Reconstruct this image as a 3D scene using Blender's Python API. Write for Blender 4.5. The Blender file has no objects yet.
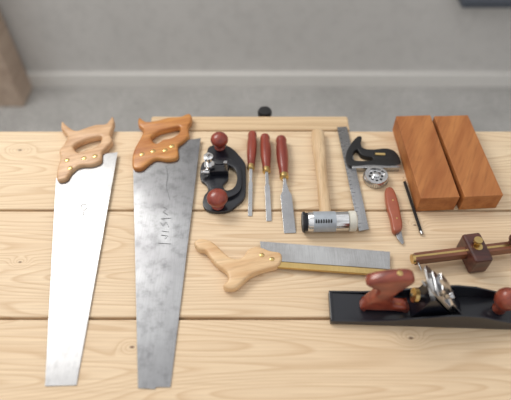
import bpy, bmesh, math, random
from mathutils import Vector, Matrix
random.seed(4)
S=bpy.context.scene
try:
    S.view_settings.view_transform='Standard'
except Exception: pass
BZ=0.85; H=0.96; F=500.0; PT=math.radians(50.5)
# ---- surveying helper: bench-plane position (metres) of a point at height h above the bench
def plan(u,v,h=0.0):
    dx=(u-255.5)/F; dy=(200-v)/F
    d=Vector((dx, math.cos(PT)+dy*math.sin(PT), -math.sin(PT)+dy*math.cos(PT)))
    t=(H-h)/-d.z
    return Vector((d.x*t, d.y*t, BZ+h))

# ------------------------------------------------------------------ materials
def newmat(name):
    m=bpy.data.materials.new(name); m.use_nodes=True
    nt=m.node_tree; b=nt.nodes['Principled BSDF']
    return m,nt,b
def N(nt,t,**k):
    n=nt.nodes.new(t)
    for a,b in k.items(): setattr(n,a,b)
    return n
def math_(nt,op,a,b=None):
    n=N(nt,'ShaderNodeMath',operation=op)
    for i,x in enumerate((a,b)):
        if x is None: continue
        if isinstance(x,(int,float)): n.inputs[i].default_value=x
        else: nt.links.new(x,n.inputs[i])
    return n.outputs[0]
def mixc(nt,f,a,b,mode='MIX'):
    n=N(nt,'ShaderNodeMix',data_type='RGBA',blend_type=mode)
    for i,x in ((0,f),(6,a),(7,b)):
        if isinstance(x,(int,float)): n.inputs[i].default_value=x
        elif isinstance(x,tuple): n.inputs[i].default_value=(*x,1) if len(x)==3 else x
        else: nt.links.new(x,n.inputs[i])
    return n.outputs[2]
def ramp(nt,f,stops):
    n=N(nt,'ShaderNodeValToRGB')
    e=n.color_ramp.elements
    while len(e)<len(stops): e.new(0.5)
    for el,(p,c) in zip(e,stops):
        el.position=p; el.color=(*c,1) if isinstance(c,tuple) else (c,c,c,1)
    nt.links.new(f,n.inputs[0]); return n.outputs[0]
def noise(nt,vec,scale,detail=3,rough=.5):
    n=N(nt,'ShaderNodeTexNoise'); n.inputs['Scale'].default_value=scale
    n.inputs['Detail'].default_value=detail; n.inputs['Roughness'].default_value=rough
    nt.links.new(vec,n.inputs['Vector']); return n.outputs[0]
def mapping(nt,vec,scale=(1,1,1),loc=(0,0,0),rot=(0,0,0)):
    n=N(nt,'ShaderNodeMapping'); n.inputs['Scale'].default_value=scale
    n.inputs['Location'].default_value=loc; n.inputs['Rotation'].default_value=rot
    nt.links.new(vec,n.inputs['Vector']); return n.outputs[0]
def lin(r,g,b):
    f=lambda c:(c/255/12.92) if c/255<=.04045 else ((c/255+.055)/1.055)**2.4
    return (f(r),f(g),f(b))

def pine(name,light,dark,offset,knots=(),K=26):
    m,nt,b=newmat(name)
    g=N(nt,'ShaderNodeNewGeometry').outputs['Position']
    v=mapping(nt,g,(0.55,5.5,1),(offset,offset*.7,0))
    n1=noise(nt,v,1.5,1.5,.4)
    fld=math_(nt,'MULTIPLY',n1,K)
    kmask=None
    for (kx,ky,r) in knots:
        vv=mapping(nt,g,(1,1.7,0),(-kx,-ky*1.7,0))
        ln=N(nt,'ShaderNodeVectorMath',operation='LENGTH'); nt.links.new(vv,ln.inputs[0])
        d=ln.outputs['Value']
        q=math_(nt,'MULTIPLY',math_(nt,'POWER',math_(nt,'DIVIDE',d,r*5),2),-1)
        e=math_(nt,'EXPONENT',q)
        fld=math_(nt,'ADD',fld,math_(nt,'MULTIPLY',e,4))
        k=math_(nt,'EXPONENT',math_(nt,'MULTIPLY',math_(nt,'POWER',math_(nt,'DIVIDE',d,r),4),-1))
        kmask=k if kmask is None else math_(nt,'MAXIMUM',kmask,k)
    s=math_(nt,'FRACT',fld)
    rings=ramp(nt,s,[(0,0.0),(.55,.25),(.86,1.0),(1,0.0)])
    fine=noise(nt,mapping(nt,g,(6,260,1),(offset,0,0)),1,3,.6)
    big=noise(nt,mapping(nt,g,(1.2,7,1),(offset*2,1,0)),1.5,2)
    c=mixc(nt,math_(nt,'MULTIPLY',rings,.5),light,dark)
    c=mixc(nt,ramp(nt,fine,[(.35,.0),(.7,.34)]),c,tuple(x*.78 for x in dark))
    c=mixc(nt,ramp(nt,big,[(.35,0.0),(.75,.35)]),c,lin(216,184,146))
    if kmask is not None: c=mixc(nt,math_(nt,'MULTIPLY',kmask,.85),c,lin(95,58,35))
    nt.links.new(c,b.inputs['Base Color']); b.inputs['Roughness'].default_value=.62
    bp=N(nt,'ShaderNodeBump'); bp.inputs['Strength'].default_value=.15; bp.inputs['Distance'].default_value=.002
    nt.links.new(fine,bp.inputs['Height']); nt.links.new(bp.outputs[0],b.inputs['Normal'])
    return m
def hardwood(name,c1,c2,ang=0,rough=.4,scale=40,coat=.2):
    m,nt,b=newmat(name)
    g=N(nt,'ShaderNodeNewGeometry').outputs['Position']
    v=mapping(nt,mapping(nt,g,rot=(0,0,-ang)),(.12,1,1))
    n1=noise(nt,v,scale,3,.55); n2=noise(nt,v,scale*5,2)
    c=mixc(nt,ramp(nt,n1,[(.35,0.),(.68,1.)]),c1,c2)
    c=mixc(nt,ramp(nt,n2,[(.5,0.),(.8,.4)]),c,tuple(x*.5 for x in c2))
    nt.links.new(c,b.inputs['Base Color']); b.inputs['Roughness'].default_value=rough
    b.inputs['Coat Weight'].default_value=coat; b.inputs['Coat Roughness'].default_value=.25
    return m
def steel(name,c1,c2,rough=.35,scale=14,ang=math.pi/2,metal=1.0,worn=0):
    m,nt,b=newmat(name)
    g=N(nt,'ShaderNodeNewGeometry').outputs['Position']
    n1=noise(nt,g,scale,4,.6)
    v=mapping(nt,mapping(nt,g,rot=(0,0,-ang)),(.04,1,1)); n2=noise(nt,v,500,2)
    c=mixc(nt,ramp(nt,n1,[(.35,0.),(.7,1.)]),c1,c2)
    c=mixc(nt,ramp(nt,n2,[(.4,0.),(.8,.25)]),c,tuple(x*.6 for x in c2))
    if worn:
        n3=noise(nt,g,scale*4,5,.7)
        c=mixc(nt,ramp(nt,n3,[(.5,0.),(.72,worn)]),c,tuple(x*.45 for x in c2))
    nt.links.new(c,b.inputs['Base Color']); b.inputs['Metallic'].default_value=metal
    r=N(nt,'ShaderNodeMapRange'); r.inputs[3].default_value=rough*.85; r.inputs[4].default_value=rough*1.25
    nt.links.new(n1,r.inputs[0]); nt.links.new(r.outputs[0],b.inputs['Roughness'])
    return m
def plain(name,c,rough=.5,metal=0,coat=0):
    m,nt,b=newmat(name)
    g=N(nt,'ShaderNodeNewGeometry').outputs['Position']
    n1=noise(nt,g,90,2)
    nt.links.new(mixc(nt,n1,tuple(x*.85 for x in c),tuple(min(1,x*1.12) for x in c)),b.inputs['Base Color'])
    b.inputs['Roughness'].default_value=rough; b.inputs['Metallic'].default_value=metal
    b.inputs['Coat Weight'].default_value=coat
    return m
def concrete(name,c1,c2,speck,scale=6):
    m,nt,b=newmat(name)
    g=N(nt,'ShaderNodeNewGeometry').outputs['Position']
    n1=noise(nt,g,scale*.4,4,.6); n2=noise(nt,g,scale*9,4,.75)
    c=mixc(nt,ramp(nt,n1,[(.3,0.),(.7,1.)]),c1,c2)
    c=mixc(nt,ramp(nt,n2,[(.48,0.),(.62,speck)]),c,tuple(x*.42 for x in c1))
    nt.links.new(c,b.inputs['Base Color']); b.inputs['Roughness'].default_value=.85
    return m

STEEL=steel('polished_steel',(.48,.48,.49),(.36,.36,.37),.26)
SAWST1=steel('saw_steel_bright',(.37,.37,.375),(.30,.30,.305),.33,14,math.pi/2,1,.25)
SAWST2=steel('saw_steel_aged',(.34,.345,.355),(.22,.22,.23),.28,9,math.pi/2,1,.5)
SAWST3=steel('back_saw_steel',(.56,.56,.56),(.36,.35,.34),.2,9)
CHROME=steel('chrome',(.80,.80,.81),(.66,.66,.67),.13)
BRASS=steel('brass',(.72,.52,.22),(.60,.42,.17),.28)
BLACK=plain('black_japanning',lin(20,22,31),.3,0,.3)
BLACKM=plain('black_matte',lin(22,22,24),.5)
IRON=plain('dark_iron',lin(50,50,54),.45,.6)
PINK=hardwood('beech_handle',lin(218,180,140),lin(190,146,106),.3,.45,60)
ORANGE=hardwood('apple_wood_handle',lin(202,140,74),lin(166,98,46),.3,.35,60,.3)
TAN=hardwood('pale_beech_handle',lin(228,194,150),lin(206,162,114),.2,.45)
RED=hardwood('bubinga_handle',lin(152,64,44),lin(118,42,32),1.57,.3,60,.4)
ROSE=hardwood('rosewood',lin(94,50,40),lin(60,28,24),0,.35,60,.3)
REDTOTE=hardwood('cherry_tote',lin(154,74,52),lin(114,46,34),.4,.3,60,.4)
HICK=hardwood('ash_handle',lin(220,192,154),lin(196,162,122),1.5,.5,50,.1)
BLOCKW=hardwood('merbau_block',lin(186,122,68),lin(156,92,46),1.1,.6,30,0)
BEAM=hardwood('gauge_beam_wood',lin(130,78,52),lin(96,54,36),0,.4)
CREAM=plain('cream_nylon',lin(218,214,202),.4)
LABEL=plain('label_silver',lin(175,182,190),.35,.3)
KNIFE=plain('knife_brown_handle',lin(160,84,58),.35,0,.3)
DARKINK=plain('etched_ink',lin(98,98,100),.6)

# ------------------------------------------------------------------ geometry
def link(o):
    S.collection.objects.link(o); return o
def meshobj(name,verts,faces,mat,smooth=False,bevel=0,seg=2):
    me=bpy.data.meshes.new(name); me.from_pydata([tuple(v) for v in verts],[],faces)
    bm=bmesh.new(); bm.from_mesh(me); bmesh.ops.recalc_face_normals(bm,faces=bm.faces); bm.to_mesh(me); bm.free()
    me.materials.append(mat); o=link(bpy.data.objects.new(name,me))
    if bevel:
        md=o.modifiers.new('bevel','BEVEL'); md.width=bevel; md.segments=seg; md.limit_method='ANGLE'; md.angle_limit=math.radians(35)
    if smooth:
        for p in me.polygons: p.use_smooth=True
    return o
def group(name,parts,loc=None):
    e=bpy.data.objects.new(name,None); e.empty_display_size=.03
    if loc is None:
        c=Vector(); 
        for p in parts:
            vs=[p.matrix_world@v.co for v in p.data.vertices]; c+=sum(vs,Vector())/len(vs)
        loc=c/len(parts)
    e.location=loc; link(e)
    for p in parts:
        p.parent=e; p.matrix_parent_inverse=Matrix.Translation(-Vector(loc))
    return e
def catmull(pts,n=5):
    out=[];L=len(pts)
    for i in range(L):
        p0,p1,p2,p3=[Vector(pts[(i+k)%L]) for k in (-1,0,1,2)]
        for j in range(n):
            t=j/n
            out.append(.5*((2*p1)+(-p0+p2)*t+(2*p0-5*p1+4*p2-p3)*t*t+(-p0+3*p1-3*p2+p3)*t**3))
    return out
def slab2d(name,loops,z0,z1,mat,bev=.004,smooth=True,res=3,mtx=None):
    """loops: list of lists of 2D metric points. first outer, others holes"""
    cu=bpy.data.curves.new(name,'CURVE'); cu.dimensions='2D'; cu.fill_mode='BOTH'
    for lp in loops:
        pts=catmull([Vector(p) for p in lp]) if smooth else [Vector(p) for p in lp]
        sp=cu.splines.new('POLY'); sp.points.add(len(pts)-1)
        for q,p in zip(sp.points,pts): q.co=(p.x,p.y,0,1)
        sp.use_cyclic_u=True
    cu.extrude=max((z1-z0)/2-bev,0.0001); cu.bevel_depth=bev; cu.bevel_resolution=res; cu.offset=-bev
    tmp=link(bpy.data.objects.new(name+'_c',cu))
    bpy.context.view_layer.update()
    me=bpy.data.meshes.new_from_object(tmp.evaluated_get(bpy.context.evaluated_depsgraph_get()))
    bpy.data.objects.remove(tmp); me.name=name
    me.materials.clear(); me.materials.append(mat)
    me.transform(Matrix.Translation((0,0,(z0+z1)/2)))
    if mtx is not None: me.transform(mtx)
    bm=bmesh.new(); bm.from_mesh(me); bmesh.ops.remove_doubles(bm,verts=bm.verts,dist=1e-5); bm.to_mesh(me); bm.free()
    for p in me.polygons: p.use_smooth=True
    try: me.set_sharp_from_angle(angle=math.radians(38))
    except Exception: pass
    return link(bpy.data.objects.new(name,me))
def traced(name,loops,h0,h1,mat,bev=.004,smooth=True,href=None,res=3):
    hr=h1 if href is None else href
    L=[[plan(u,v,hr).xy for u,v in lp] for lp in loops]
    return slab2d(name,L,BZ+h0,BZ+h1,mat,bev,smooth,res)
def lathe(name,prof,A,D,mat,seg=32,flat=1.0,smooth=True):
    """prof: (s along axis, r)"""
    D=Vector(D).normalized(); A=Vector(A)
    up=Vector((0,0,1)) if abs(D.z)<.9 else Vector((1,0,0))
    X=D.cross(up).normalized(); Y=X.cross(D).normalized()
    vs=[];fs=[]
    for s,r in prof:
        for k in range(seg):
            a=2*math.pi*k/seg
            vs.append(A+D*s+X*(r*math.cos(a))+Y*(r*flat*math.sin(a)))
    n=len(prof)
    for i in range(n-1):
        for k in range(seg):
            k2=(k+1)%seg
            fs.append((i*seg+k,i*seg+k2,(i+1)*seg+k2,(i+1)*seg+k))
    fs.append(tuple(range(seg))); fs.append(tuple((n-1)*seg+k for k in range(seg)))
    o=meshobj(name,vs,fs,mat,smooth)
    try: o.data.set_sharp_from_angle(angle=math.radians(40))
    except Exception: pass
    return o
def bar(name,secs,mat,bevel=.0008,smooth=False):
    """secs: (center Vector, width, thickness)"""
    vs=[];fs=[]
    n=len(secs)
    for i,(c,w,t) in enumerate(secs):
        a=secs[max(i-1,0)][0]; b=secs[min(i+1,n-1)][0]
        d=(b-a).normalized(); x=d.cross(Vector((0,0,1))).normalized(); z=x.cross(d).normalized()
        for sx,sz in ((-1,-1),(1,-1),(1,1),(-1,1)):
            vs.append(c+x*(sx*w/2)+z*(sz*t/2))
    for i in range(n-1):
        for k in range(4):
            k2=(k+1)%4; fs.append((i*4+k,i*4+k2,i*4+4+k2,i*4+4+k))
    fs.append((0,1,2,3)); fs.append(tuple((n-1)*4+k for k in range(4)))
    return meshobj(name,vs,fs,mat,smooth,bevel)
def box(name,x0,x1,y0,y1,z0,z1,mat,bevel=0.002):
    vs=[(x,y,z) for z in (z0,z1) for x,y in ((x0,y0),(x1,y0),(x1,y1),(x0,y1))]
    fs=[(0,1,2,3),(4,5,6,7),(0,1,5,4),(1,2,6,5),(2,3,7,6),(3,0,4,7)]
    return meshobj(name,vs,fs,mat,False,bevel)

# ------------------------------------------------------------------ workbench
yb=plan(255,131).y; y1=plan(255,210).y; y2=plan(255,318).y; w=y1-y2
kn=lambda u,v,r:(plan(u,v).x,plan(u,v).y,r)
D1=lin(190,152,110)
m1=pine('pine_board_back',lin(235,214,182),D1,3.1,[kn(20,150,.006)],32)
m2=pine('pine_board_middle',lin(235,212,180),D1,7.7,[kn(415,225,.004),kn(20,262,.004)],32)
m3=pine('pine_board_front',lin(235,211,178),D1,12.3,[kn(132,347,.005),kn(411,338,.005)],32)
m4=pine('pine_rail',lin(222,196,158),lin(170,132,94),17.9)
TB=BZ-.0004   # bench top sits a hair under the tools
g=.0028; X0,X1=-1.15,1.15
parts=[box('board_back',X0,X1,y1+g,yb,BZ-.038,TB,m1,.0035),
       box('board_middle',X0,X1,y2+g,y1-g,BZ-.038,TB,m2,.0035),
       box('board_front',X0,X1,y2-w,y2-g,BZ-.038,TB,m3,.0035)]
xa=plan(150,124).x; xb=plan(349,124).x; yl=plan(255,116).y
parts.append(box('back_strip',xa,xb,yb+.005,yl,BZ-.038,TB,m4,.004))
for i,(lx,ly) in enumerate(((-1.0,y2-w+.1),(1.0,y2-w+.1),(-1.0,yb-.1),(1.0,yb-.1))):
    parts.append(box('leg_%d'%(i+1),lx-.045,lx+.045,ly-.045,ly+.045,0,BZ-.038,m4,.004))
parts.append(box('apron_front',-.955,.955,y2-w+.08,y2-w+.12,BZ-.18,BZ-.038,m4))
parts.append(box('apron_back',-.955,.955,yb-.12,yb-.08,BZ-.18,BZ-.038,m4))
parts.append(box('underframe_cleat_1',xa+.02,xa+.07,yb-.3,yl-.01,BZ-.07,BZ-.038,m4))
parts.append(box('underframe_cleat_2',xb-.07,xb-.02,yb-.3,yl-.01,BZ-.07,BZ-.038,m4))
cx=plan(265,121).x
parts+=[lathe('vise_stem',[(0,.008),(.10,.008)],Vector((cx,yl+.012,BZ-.12)),(0,0,1),BLACKM,20),
    lathe('vise_grip',[(0,.010),(.004,.020),(.016,.021),(.022,.018),(.0225,.006)],Vector((cx,yl+.028,BZ-.024)),(0,0,1),BLACKM,28),
    box('vise_bracket',cx-.018,cx+.018,yl-.002,yl+.026,BZ-.11,BZ-.012,BLACKM,.002)]
group('workbench',parts,(0,(yb+y2-w)/2,0))

# ------------------------------------------------------------------ hand saws
def saw_blade(name,pts,toothed,mat,vh,vt,hh=.011,ht=.0015,pitch=.0045,amp=.0022):
    yh=plan(100,vh,.006).y; yt=plan(100,vt,.006).y
    def pp(u,v):
        y=plan(u,v,.006).y; t=min(1,max(0,(yh-y)/(yh-yt)))
        return plan(u,v,hh+(ht-hh)*t)
    P=[pp(*p) for p in pts]; out=[]
    for i,a in enumerate(P):
        b=P[(i+1)%len(P)]
        out.append(a)
        if i==toothed:
            n=int((b-a).length/pitch); d=(b-a)/n; nr=Vector((d.y,-d.x,0)).normalized()
            c=sum(P,Vector())/len(P)
            if (a-c).dot(nr)>0: nr=-nr
            for k in range(n):
                out.append(a+d*(k+.85)+nr*amp)
                if k<n-1: out.append(a+d*(k+1))
    n=len(out); t=Vector((0,0,.0011))
    vs=out+[p-t for p in out]
    fs=[tuple(range(n)),tuple(range(2*n-1,n-1,-1))]+[(i,(i+1)%n,(i+1)%n+n,i+n) for i in range(n)]
    me=meshobj(name,vs,fs,mat); return me,pp
def disc(name,u,v,h,r,mat,t=.002):
    p=plan(u,v,h); return lathe(name,[(-t,r),(0,r),(t*.4,r*.8),(t*.45,r*.3)],p,(0,0,1),mat,20)

b1,pp1=saw_blade('blade',[(56,178),(98,155),(118,152),(77,385),(45,386)],2,SAWST1,165,384)
h1=traced('handle',[[(62,121),(68,126),(76,130),(86,127),(96,124),(106,123),(112,116),(114,122),(110,133),(112,140),(107,146),(102,152),(101,160),(92,164),(80,165),(72,170),(66,178),(57,179),(57,168),(60,158),(59,150),(64,143),(67,135),(61,128)],
  [(73,146),(80,141),(92,137),(101,136),(100,142),(94,147),(86,149),(78,152)]],0.0,.022,PINK,.006)
ex=[disc('screw_%d'%i,u,v,.0225,.0065,BRASS) for i,(u,v) in enumerate(((67,160),(70,168),(84,158),(95,156)))]
def stroke(name,pts,pp,wd=.0018,mat=DARKINK,closed=False):
    P=[pp(u,v)+Vector((0,0,.0004)) for u,v in pts]
    if closed: P.append(P[0])
    vs=[];fs=[]
    for i,p in enumerate(P):
        a=P[max(i-1,0)]; b=P[min(i+1,len(P)-1)]; d=(b-a); n=Vector((-d.y,d.x,0)).normalized()*wd/2
        vs+= [p+n,p-n,p-n-Vector((0,0,.0003)),p+n-Vector((0,0,.0003))]
    for i in range(len(P)-1):
        for k in range(4): fs.append((i*4+k,i*4+(k+1)%4,i*4+4+(k+1)%4,i*4+4+k))
    return meshobj(name,vs,fs,mat)
circ=[(84+3*math.cos(a*math.pi/6),207+3*math.sin(a*math.pi/6)) for a in range(12)]
ex+= [stroke('etch_ring',circ,pp1,.0012,closed=True),stroke('etch_stem',[(84,210),(83,216)],pp1,.0012)]
group('hand_saw',[b1,h1]+ex)

b2,pp2=saw_blade('blade',[(133,164),(180,141),(201,138),(171,387),(156,387),(155,389),(138,388)],2,SAWST2,160,386)
h2=traced('handle',[[(139,117),(146,121),(156,120),(168,117),(180,116),(189,113),(192,118),(188,127),(189,134),(184,140),(178,145),(178,156),(168,159),(156,158),(149,162),(141,168),(133,167),(132,158),(134,149),(137,143),(141,136),(143,129),(138,124)],
  [(151,137),(158,131),(168,128),(179,126),(179,132),(172,137),(163,139),(156,143)]],0.0,.022,ORANGE,.006)
ex=[disc('screw_%d'%i,u,v,.0225,.0065,BRASS) for i,(u,v) in enumerate(((142,154),(153,151),(165,150),(172,146)))]
ex+=[stroke('etch_%d'%i,p,pp2,.0009) for i,p in enumerate((
 [(163,207),(167,209),(163,212),(168,215)],[(161,219),(171,218)],[(160,222),(163,226),(166,222),(169,227)],
 [(162,231),(169,232)],[(161,235),(168,236),(165,239)],[(158,243),(171,244)]))]
ex.append(stroke('scratch',[(166,166),(168,176),(166,186),(170,200)],pp2,.0010))
group('hand_saw',[b2,h2]+ex)

# ------------------------------------------------------------------ router plane
def ballknob(name,p,r,hh,mat):
    prof=[(0,r*.55),(hh*.08,r*.62),(hh*.18,r*.5),(hh*.3,r*.62)]
    for k in range(1,12):
        a=-math.pi/2*.72+ (math.pi/2*1.72)*k/11.0
        prof.append((hh*.62+math.sin(a)*hh*.38, max(r*math.cos(a),.0005)))
    return lathe(name,prof,p,(0,0,1),mat,32)
base=traced('base',[[(210,146),(222,144),(232,148),(240,156),(245,163),(246,172),(246,184),(245,196),(238,204),(227,211),(210,211),(203,205),(204,196),(208,190),(206,184),(201,180),(200,172),(202,163),(208,159),(207,152)],
   [(225,167),(231,166),(236,171),(237,181),(233,188),(226,190),(223,185),(228,179),(228,174),(223,171)]],0,.010,BLACK,.002)
wall=traced('casting_rib',[[(214,160),(222,157),(232,160),(240,166),(242,176),(241,188),(234,195),(222,198),(214,195),(218,192),(230,190),(236,184),(237,175),(234,168),(226,164),(217,164)]],.009,.020,BLACK,.0015)
k1=ballknob('knob_1',plan(220,148,.010),.0235,.050,RED)
k2=ballknob('knob_2',plan(218,206,.010),.0255,.050,RED)
pw=plan(210,172,.010)
post=lathe('adjusting_post',[(0,.010),(.012,.010),(.013,.006),(.048,.006),(.049,.012),(.058,.012),(.059,.005),(.068,.004)],pw,(0,0,1),CHROME)
coll=lathe('depth_wheel',[(0,.013),(.007,.013)],pw+Vector((0,0,.024)),(0,0,1),CHROME)
pc=plan(224,174,.010)
cl=box('blade_clamp',pw.x,pc.x+.012,pw.y-.012,pw.y+.012,BZ+.010,BZ+.026,BLACK,.002)
cut=bar('cutter',[(pc+Vector((.006,0,.045)),.009,.009),(pc+Vector((.006,0.0005,-.006)),.009,.009)],STEEL)
scr=lathe('clamp_screw',[(0,.007),(.012,.007),(.013,.004),(.018,.004)],pw+Vector((-.004,-.012,.012)),(-1,-.3,.4),CHROME)
group('router_plane',[base,wall,k1,k2,post,coll,cl,cut,scr])

# ------------------------------------------------------------------ chisels
def chisel(h0,h1,tip,r,wb,mat):
    A=plan(*h0,r); B=plan(*h1,r); T=plan(*tip,.0015); D=B-A; L=D.length; d=D.normalized()
    f=[(0,.5),(.012,.80),(.06,.92),(.10,.94),(.14,.88),(.17,.9),(.35,1.0),(.6,.97),(.8,.80),(.88,.72),(.92,.74),(1,.68)]
    hd=lathe('handle',[(s*L,k*r) for s,k in f],A,D,mat,28)
    fe=lathe('ferrule',[(0,r*.70),(.003,r*.74),(.012,r*.72),(.014,r*.55)],B-d*.006,D,BRASS,24)
    dirT=(T-B)
    secs=[(B-d*.002,.008,.008),(B+dirT*.14,.008,.007),(B+dirT*.30,wb*.62,.006),(B+dirT*.36,wb,.005),(B+dirT*.9,wb,.0036),(T,wb,.0006)]
    bl=bar('blade',secs,STEEL,.0006)
    group('wood_chisel',[hd,fe,bl])
chisel((252.5,133),(251,167),(250,216),.0135,.010,RED)
chisel((265,136),(266.5,170),(269,221),.0145,.013,RED)
chisel((281,138),(284,176),(290,233),.016,.028,RED)

# ------------------------------------------------------------------ mallet / hammer
R=.0245
A=plan(302,222,R); B=plan(356,221,R); D=B-A; L=D.length; d=D.normalized()
c=plan(326,221,R); hp=plan(317.5,131,.013); hd=c-hp
handle=lathe('handle',[(0,.013),(.004,.0165),(.02,.018),(.08,.0175),(.14,.015),(.2,.0135),(hd.length-.02,.0145),(hd.length,.014)],hp,hd,HICK,28,.72)
body=lathe('head_body',[(L*.10,R*.9),(L*.12,R*.98),(L*.84,R*.98),(L*.85,R*.9)],A,D,CHROME,40)
f1=lathe('face_dark',[(0,R*.85),(.002,R),(L*.05,R),(L*.06,R*.9),(L*.11,R*.9)],A,D,IRON,40)
f2=lathe('face_nylon',[(L*.85,R*.85),(L*.87,R),(L-.003,R),(L,R*.85)],A,D,CREAM,40)
bands=[lathe('label_band',[(L*.20,R*.985),(L*.21,R*.995),(L*.60,R*.995),(L*.61,R*.985)],A,D,LABEL,40)]
for i in range(7):
    s=.24+.046*i
    q=A+D*s+Vector((0,math.cos(math.radians(118))*R,math.sin(math.radians(118))*R))
    bands.append(box('label_mark_%d'%i,q.x-.0014,q.x+.0014,q.y-.006,q.y+.001,q.z-.004,q.z+.0012,BLACKM,0))
group('nylon_face_hammer',[handle,body,f1,f2]+bands)

# ------------------------------------------------------------------ combination square
rule=traced('rule',[[(337,127),(347,126.5),(369,229),(359,231)]],.006,.0085,STEEL,.0004,False)
marks=[]
for i in range(26):
    t=(i+1)/27; u=337+22*t; v=127+104*t
    p=plan(u,v,.0087); q=plan(u+ (4.5 if i%4==0 else 2.6),v-.2,.0087)
    marks.append(bar('mark_%d'%i,[(p,.0008,.0004),(q,.0008,.0004)],BLACKM,0))
head=traced('head',[[(346,160),(347,151),(352,142),(358,136),(362,137),(361,143),(364,148),(374,149),(386,148),(395,151),(400,158),(400,164),(390,166),(370,165),(352,166)],
  [(353,154),(357,149),(361,154),(366,156),(372,157),(372,160),(355,160)]],0,.016,BLACKM,.0025)
level=lathe('level_vial',[(0,.004),(.026,.004)],plan(375,154,.0165),(1,-.06,0),BRASS,16)
nut=lathe('lock_nut',[(0,.006),(.012,.006)],plan(357,163,.008),(.1,-1,0),CHROME,20)
face=traced('machined_face',[[(352,165),(400,164.5),(400,167.5),(352,168)]],0,.0155,STEEL,.0005,False)
group('combination_square',[rule,head,level,nut,face]+marks)

# ------------------------------------------------------------------ round steel thing
c=plan(375,180,0); r=.031
o=[lathe('rim',[(0,r*.92),(.002,r),(.018,r),(.021,r*.93),(.021,r*.74),(.0145,r*.70),(.0145,.001)],c,(0,0,1),CHROME,48),
   lathe('hub',[(.0145,r*.30),(.021,r*.28),(.023,r*.2),(.0232,.001)],c,(0,0,1),CHROME,32)]
for k in range(8):
    a=k*math.pi/4; o.append(lathe('slot_%d'%k,[(.0142,.0036),(.0152,.0034)],c+Vector((math.cos(a)*r*.5,math.sin(a)*r*.5,0)),(0,0,1),BLACKM,12))
for k in range(36):
    a=k*math.pi/18; pr=c+Vector((math.cos(a)*r,math.sin(a)*r,.003)); o.append(lathe('knurl_%d'%k,[(0,.0013),(.012,.0013)],pr,(0,0,1),STEEL,6))
group('knurled_steel_wheel',o)

# ------------------------------------------------------------------ marking knife
hk=traced('handle',[[(385.5,189),(390,186),(394.5,189),(398.5,200),(401.5,214),(403,225),(400,230),(393.5,230),(390.5,217),(386.5,203)]],0,.018,KNIFE,.0065)
bk=traced('blade',[[(394.5,227),(400.5,227),(404,243),(402,244),(397,238)]],.004,.0062,STEEL,.0005,False)
sc=[disc('pin_%d'%i,u,v,.0182,.0022,BRASS,.001) for i,(u,v) in enumerate(((393,200),(397,218)))]
group('marking_knife',[hk,bk]+sc)
# ------------------------------------------------------------------ pencil
A=plan(403,177,.0045); B=plan(421.5,233,.0045); D=B-A
group('carpenter_pencil',[lathe('barrel',[(.017,.0038),(D.length,.0038)],A,D,BLACKM,6,1,False),
  lathe('sharpened_wood',[(.004,.001),(.017,.0036)],A,D,HICK,12),lathe('lead',[(0,.0003),(.004,.001)],A,D,IRON,8),
  lathe('ferrule',[(D.length-.004,.0041),(D.length+.004,.0041)],A,D,STEEL,12)])

# ------------------------------------------------------------------ wood blocks
def block(c4,h):
    T=[plan(u,v,h) for u,v in c4]
    vs=T+[Vector((p.x,p.y,BZ)) for p in T]
    o=meshobj('wood_block',vs,[(0,1,2,3),(4,5,6,7),(0,1,5,4),(1,2,6,5),(2,3,7,6),(3,0,4,7)],BLOCKW,False,.0015)
    return o
block([(396,116),(430.5,115),(460,197),(421,198.5)],.050)
block([(434,116),(468,115),(503.5,195),(465,197)],.050)

# ------------------------------------------------------------------ back saw
hh=traced('handle',[[(194,242),(200,238),(210,240),(217,245),(223,251),(231,257),(239,258),(244,255),(248,249),(255,246),(262,247),(270,250),(280,252),(282,258),(278,265),(268,268),(258,271),(250,275),(243,281),(236,287),(228,288),(223,285),(228,279),(226,271),(218,265),(211,258),(205,250),(198,248)]],0,.022,TAN,.006)
bb,pp3=saw_blade('blade',[(260,241),(390,251.5),(390,269),(262,260)],0,SAWST3,240,270,.011,.010,.003,.0012)
sp=bar('brass_back',[(plan(264,264,.011),.015,.008),(plan(386,273,.010),.015,.008)],BRASS,.0015)
ex=[disc('screw_%d'%i,u,v,.0225,.0055,BRASS) for i,(u,v) in enumerate(((262,255),(272,259)))]
group('back_saw',[hh,bb,sp]+ex)

# ------------------------------------------------------------------ marking gauge
hb=.0265
A=plan(414,259,hb); B=plan(530,245,hb); d=(B-A).normalized(); nrm=Vector((-d.y,d.x,0))
beam=bar('beam',[(A,.021,.021),(B,.021,.021)],BEAM,.002)
strip=bar('brass_strip',[(A+Vector((0,0,.0107)),.005,.001),(B+Vector((0,0,.0107)),.005,.001)],BRASS,.0002)
c=plan(474,253,hb)
fence=bar('fence',[(c-d*.021,.074,.052),(c+d*.021,.074,.052)],ROSE,.005)
plate=lathe('brass_inlay',[(0,.010),(.0012,.010)],c+Vector((0,0,.0258)),(0,0,1),BRASS,24)
ths=lathe('thumb_screw',[(0,.004),(.006,.004),(.007,.009),(.014,.009)],c+Vector((0,0,.026))+nrm*.008,(0,0,1),BRASS,20)
pin=lathe('pin',[(0,.0022),(.026,.0018),(.032,.0004)],A+d*.006,-nrm,STEEL,12)
rod=lathe('brass_end',[(0,.011),(.006,.011)],A-d*.005,d,BRASS,20)
knob=ballknob('stem_knob',plan(511,243,hb+.009),.011,.028,ROSE)
group('marking_gauge',[beam,strip,fence,plate,ths,pin,rod,knob])

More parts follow.
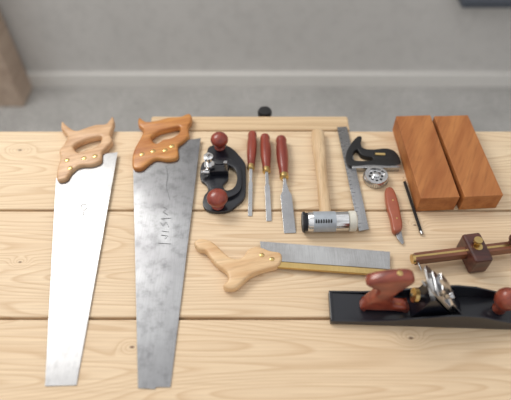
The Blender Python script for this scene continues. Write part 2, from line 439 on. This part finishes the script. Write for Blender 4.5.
# ------------------------------------------------------------------ bench plane
near=plan(330,324,0); ang=math.radians(-2.0); ZS=1.36
PM=Matrix.Translation(near)@Matrix.Rotation(ang,4,'Z')@Matrix.Diagonal((1,1,ZS,1))
W=.070; LP=.457
def loc_prof(name,prof,ya,yb_,mat,bev=.001,smooth=False):
    m=PM@Matrix.Translation((0,ya,0))@Matrix.Rotation(math.pi/2,4,'X')
    return slab2d(name,[prof],-(yb_-ya),0,mat,bev,smooth,3,m)
def lbox(name,x0,x1,y0,y1_,z0,z1,mat,bevel=.001):
    o=box(name,x0,x1,y0,y1_,z0,z1,mat,bevel); o.data.transform(PM); return o
pl=[]
pl.append(loc_prof('sole',[(0,0),(LP,0),(LP,.007),(0,.007)],0,W,IRON,.0008))
cheek=[(0,.001),(LP,.001),(LP,.008),(.43,.010),(.39,.015),(.34,.026),(.30,.036),(.26,.039),(.22,.036),(.17,.026),(.12,.017),(.07,.012),(0,.010)]
pl.append(loc_prof('cheek_near',cheek,-.0005,.0035,BLACK,.0006))
pl.append(loc_prof('cheek_far',cheek,W-.0035,W+.0005,BLACK,.0006))
pl.append(lbox('bed',.001,LP-.001,.0033,W-.0033,.006,.0085,BLACK))
pl.append(lbox('heel_rib',.0,.006,.002,W-.002,.006,.011,BLACK))
yc=W/2+.004
tote=[(.072,.008),(.064,.014),(.068,.026),(.078,.042),(.085,.058),(.082,.068),(.068,.075),(.058,.083),(.066,.092),(.088,.100),(.120,.106),(.140,.105),(.148,.094),(.140,.080),(.127,.063),(.119,.046),(.121,.032),(.132,.024),(.152,.020),(.160,.014),(.158,.008)]
pl.append(loc_prof('tote',tote,yc-.014,yc+.014,REDTOTE,.009,True))
pl.append(lathe('tote_bolt',[(0,.006),(.002,.006),(.003,.003)],PM@Vector((.118,yc,.1045)),(0,0,1),BRASS,20))
pl.append(loc_prof('frog',[(.165,.008),(.250,.008),(.246,.016),(.196,.064),(.188,.060),(.178,.030)],yc-.024,yc+.024,BLACK,.001))
def incl(name,off,th,mat,pts,yo=0):
    o=Vector((.262,yc+yo,.006)); a=Vector((-.7071,0,.7071)); n=Vector((.7071,0,.7071))
    vs=[];fs=[]
    for s,w_ in pts:
        for sy,t in ((-1,0),(1,0),(1,th),(-1,th)):
            vs.append(PM@(o+a*s+Vector((0,sy*w_/2,0))+n*(off+t)))
    for i in range(len(pts)-1):
        for k in range(4): fs.append((i*4+k,i*4+(k+1)%4,i*4+4+(k+1)%4,i*4+4+k))
    fs.append((0,1,2,3)); m_=(len(pts)-1)*4; fs.append((m_,m_+1,m_+2,m_+3))
    return meshobj(name,vs,fs,mat,False,.0008)
pl.append(incl('iron',.0005,.003,STEEL,[(0,.057),(.124,.057),(.132,.046),(.137,.030)]))
pl.append(incl('chip_breaker',.004,.0025,CHROME,[(.003,.056),(.100,.056),(.110,.040)]))
pl.append(incl('lever_cap',.007,.007,CHROME,[(.008,.054),(.03,.054),(.05,.044),(.062,.030),(.075,.028),(.088,.036),(.096,.032)]))
pl.append(incl('cap_recess',.0138,.001,BLACK,[(.014,.038),(.03,.038),(.045,.026)]))
pl.append(incl('cam_lever',.015,.006,CHROME,[(.072,.018),(.10,.020),(.114,.014)]))
def lp(x,y,z): return PM@Vector((x,y,z))
RZ=Matrix.Rotation(ang,3,'Z')
pl.append(lathe('cap_screw',[(0,.008),(.004,.008),(.0045,.002)],lp(.262-.045*.7071+.014*.7071,yc,.006+.045*.7071+.014*.7071),RZ@Vector((.75,0,.6)),CHROME,24))
pl.append(lathe('depth_wheel',[(0,.009),(.002,.015),(.010,.015),(.012,.009)],lp(.160,yc,.046),RZ@Vector((1,0,-.2)),BRASS,32))
pl.append(lathe('depth_stud',[(0,.003),(.045,.003)],lp(.158,yc,.046),RZ@Vector((1,0,-.2)),STEEL,12))
pl.append(bar('lateral_lever',[(lp(.19,yc-.004,.066),.006,.002),(lp(.172,yc-.012,.092),.006,.002),(lp(.160,yc-.018,.102),.012,.003)],STEEL,.0005))
pl.append(ballknob('front_knob',lp(.350,yc,.009),.0225,.072,REDTOTE))
group('bench_plane',pl)

# ------------------------------------------------------------------ room
FL=concrete('concrete_floor',lin(166,164,161),lin(190,188,185),.7,7)
WL=concrete('plaster_wall',lin(196,194,191),lin(210,208,205),.12,2)
TR=plain('trim_grey_paint',lin(222,220,216),.6)
YW=2.36
box('floor',-4,4,-1.5,YW,-.05,0,FL,0)
box('wall_back',-4,4,YW,YW+.12,-.05,2.6,WL,0)
box('baseboard_back',-4,4,YW-.03,YW,0,.09,TR,.003)
PO=hardwood('post_wood',lin(192,172,154),lin(168,146,128),1.57,.6,12,0)
box('wooden_post',-1.75,-1.28,YW-.20,YW-.031,0,2.4,PO,.006)
DK=plain('dark_blue_paint',lin(74,80,90),.6)
group('wall_shelf',[box('shelf_board',1.0,2.2,YW-.10,YW-.0005,.530,.565,DK,.003),box('bracket_1',1.3,1.33,YW-.03,YW-.0005,.50,.530,DK),box('bracket_2',1.9,1.93,YW-.03,YW-.0005,.50,.530,DK)])

# ------------------------------------------------------------------ light
wd=bpy.data.worlds.new('world'); S.world=wd; wd.use_nodes=True
nt=wd.node_tree; bg=nt.nodes['Background']
tc=N(nt,'ShaderNodeTexCoord').outputs['Generated']
sx=N(nt,'ShaderNodeSeparateXYZ'); nt.links.new(tc,sx.inputs[0])
sky=ramp(nt,math_(nt,'ADD',math_(nt,'MULTIPLY',sx.outputs[2],.5),.5),[(.4,(.42,.41,.40)),(.62,(.70,.695,.69)),(1,(1.0,1.0,1.0))])
refl_noise=ramp(nt,noise(nt,tc,3.2,2,.5),[(.38,.62),(.62,1.25)])  # noise added to the world so the saw blades reflect uneven tones
nt.links.new(mixc(nt,1.0,sky,refl_noise,'MULTIPLY'),bg.inputs[0])
bg.inputs[1].default_value=.98
def area(name,loc,tgt,size,power,col):
    l=bpy.data.lights.new(name,'AREA'); l.shape='RECTANGLE'; l.size,l.size_y=size; l.energy=power; l.color=col
    o=link(bpy.data.objects.new(name,l)); o.location=loc
    o.rotation_euler=(Vector(tgt)-Vector(loc)).to_track_quat('-Z','Y').to_euler(); return o
area('window_light',(-1.5,1.9,2.9),(0,.7,.85),(1.4,1.0),46,(1,.97,.92))

cam=bpy.data.cameras.new('camera'); co=link(bpy.data.objects.new('camera',cam)); S.camera=co
co.location=(0,0,BZ+H); co.rotation_euler=(math.pi/2-PT,0,0)
cam.sensor_width=36; cam.sensor_fit='HORIZONTAL'; cam.lens=F*36/511
cam.dof.use_dof=True; cam.dof.focus_distance=1.17; cam.dof.aperture_fstop=1.4
cam.clip_start=.02
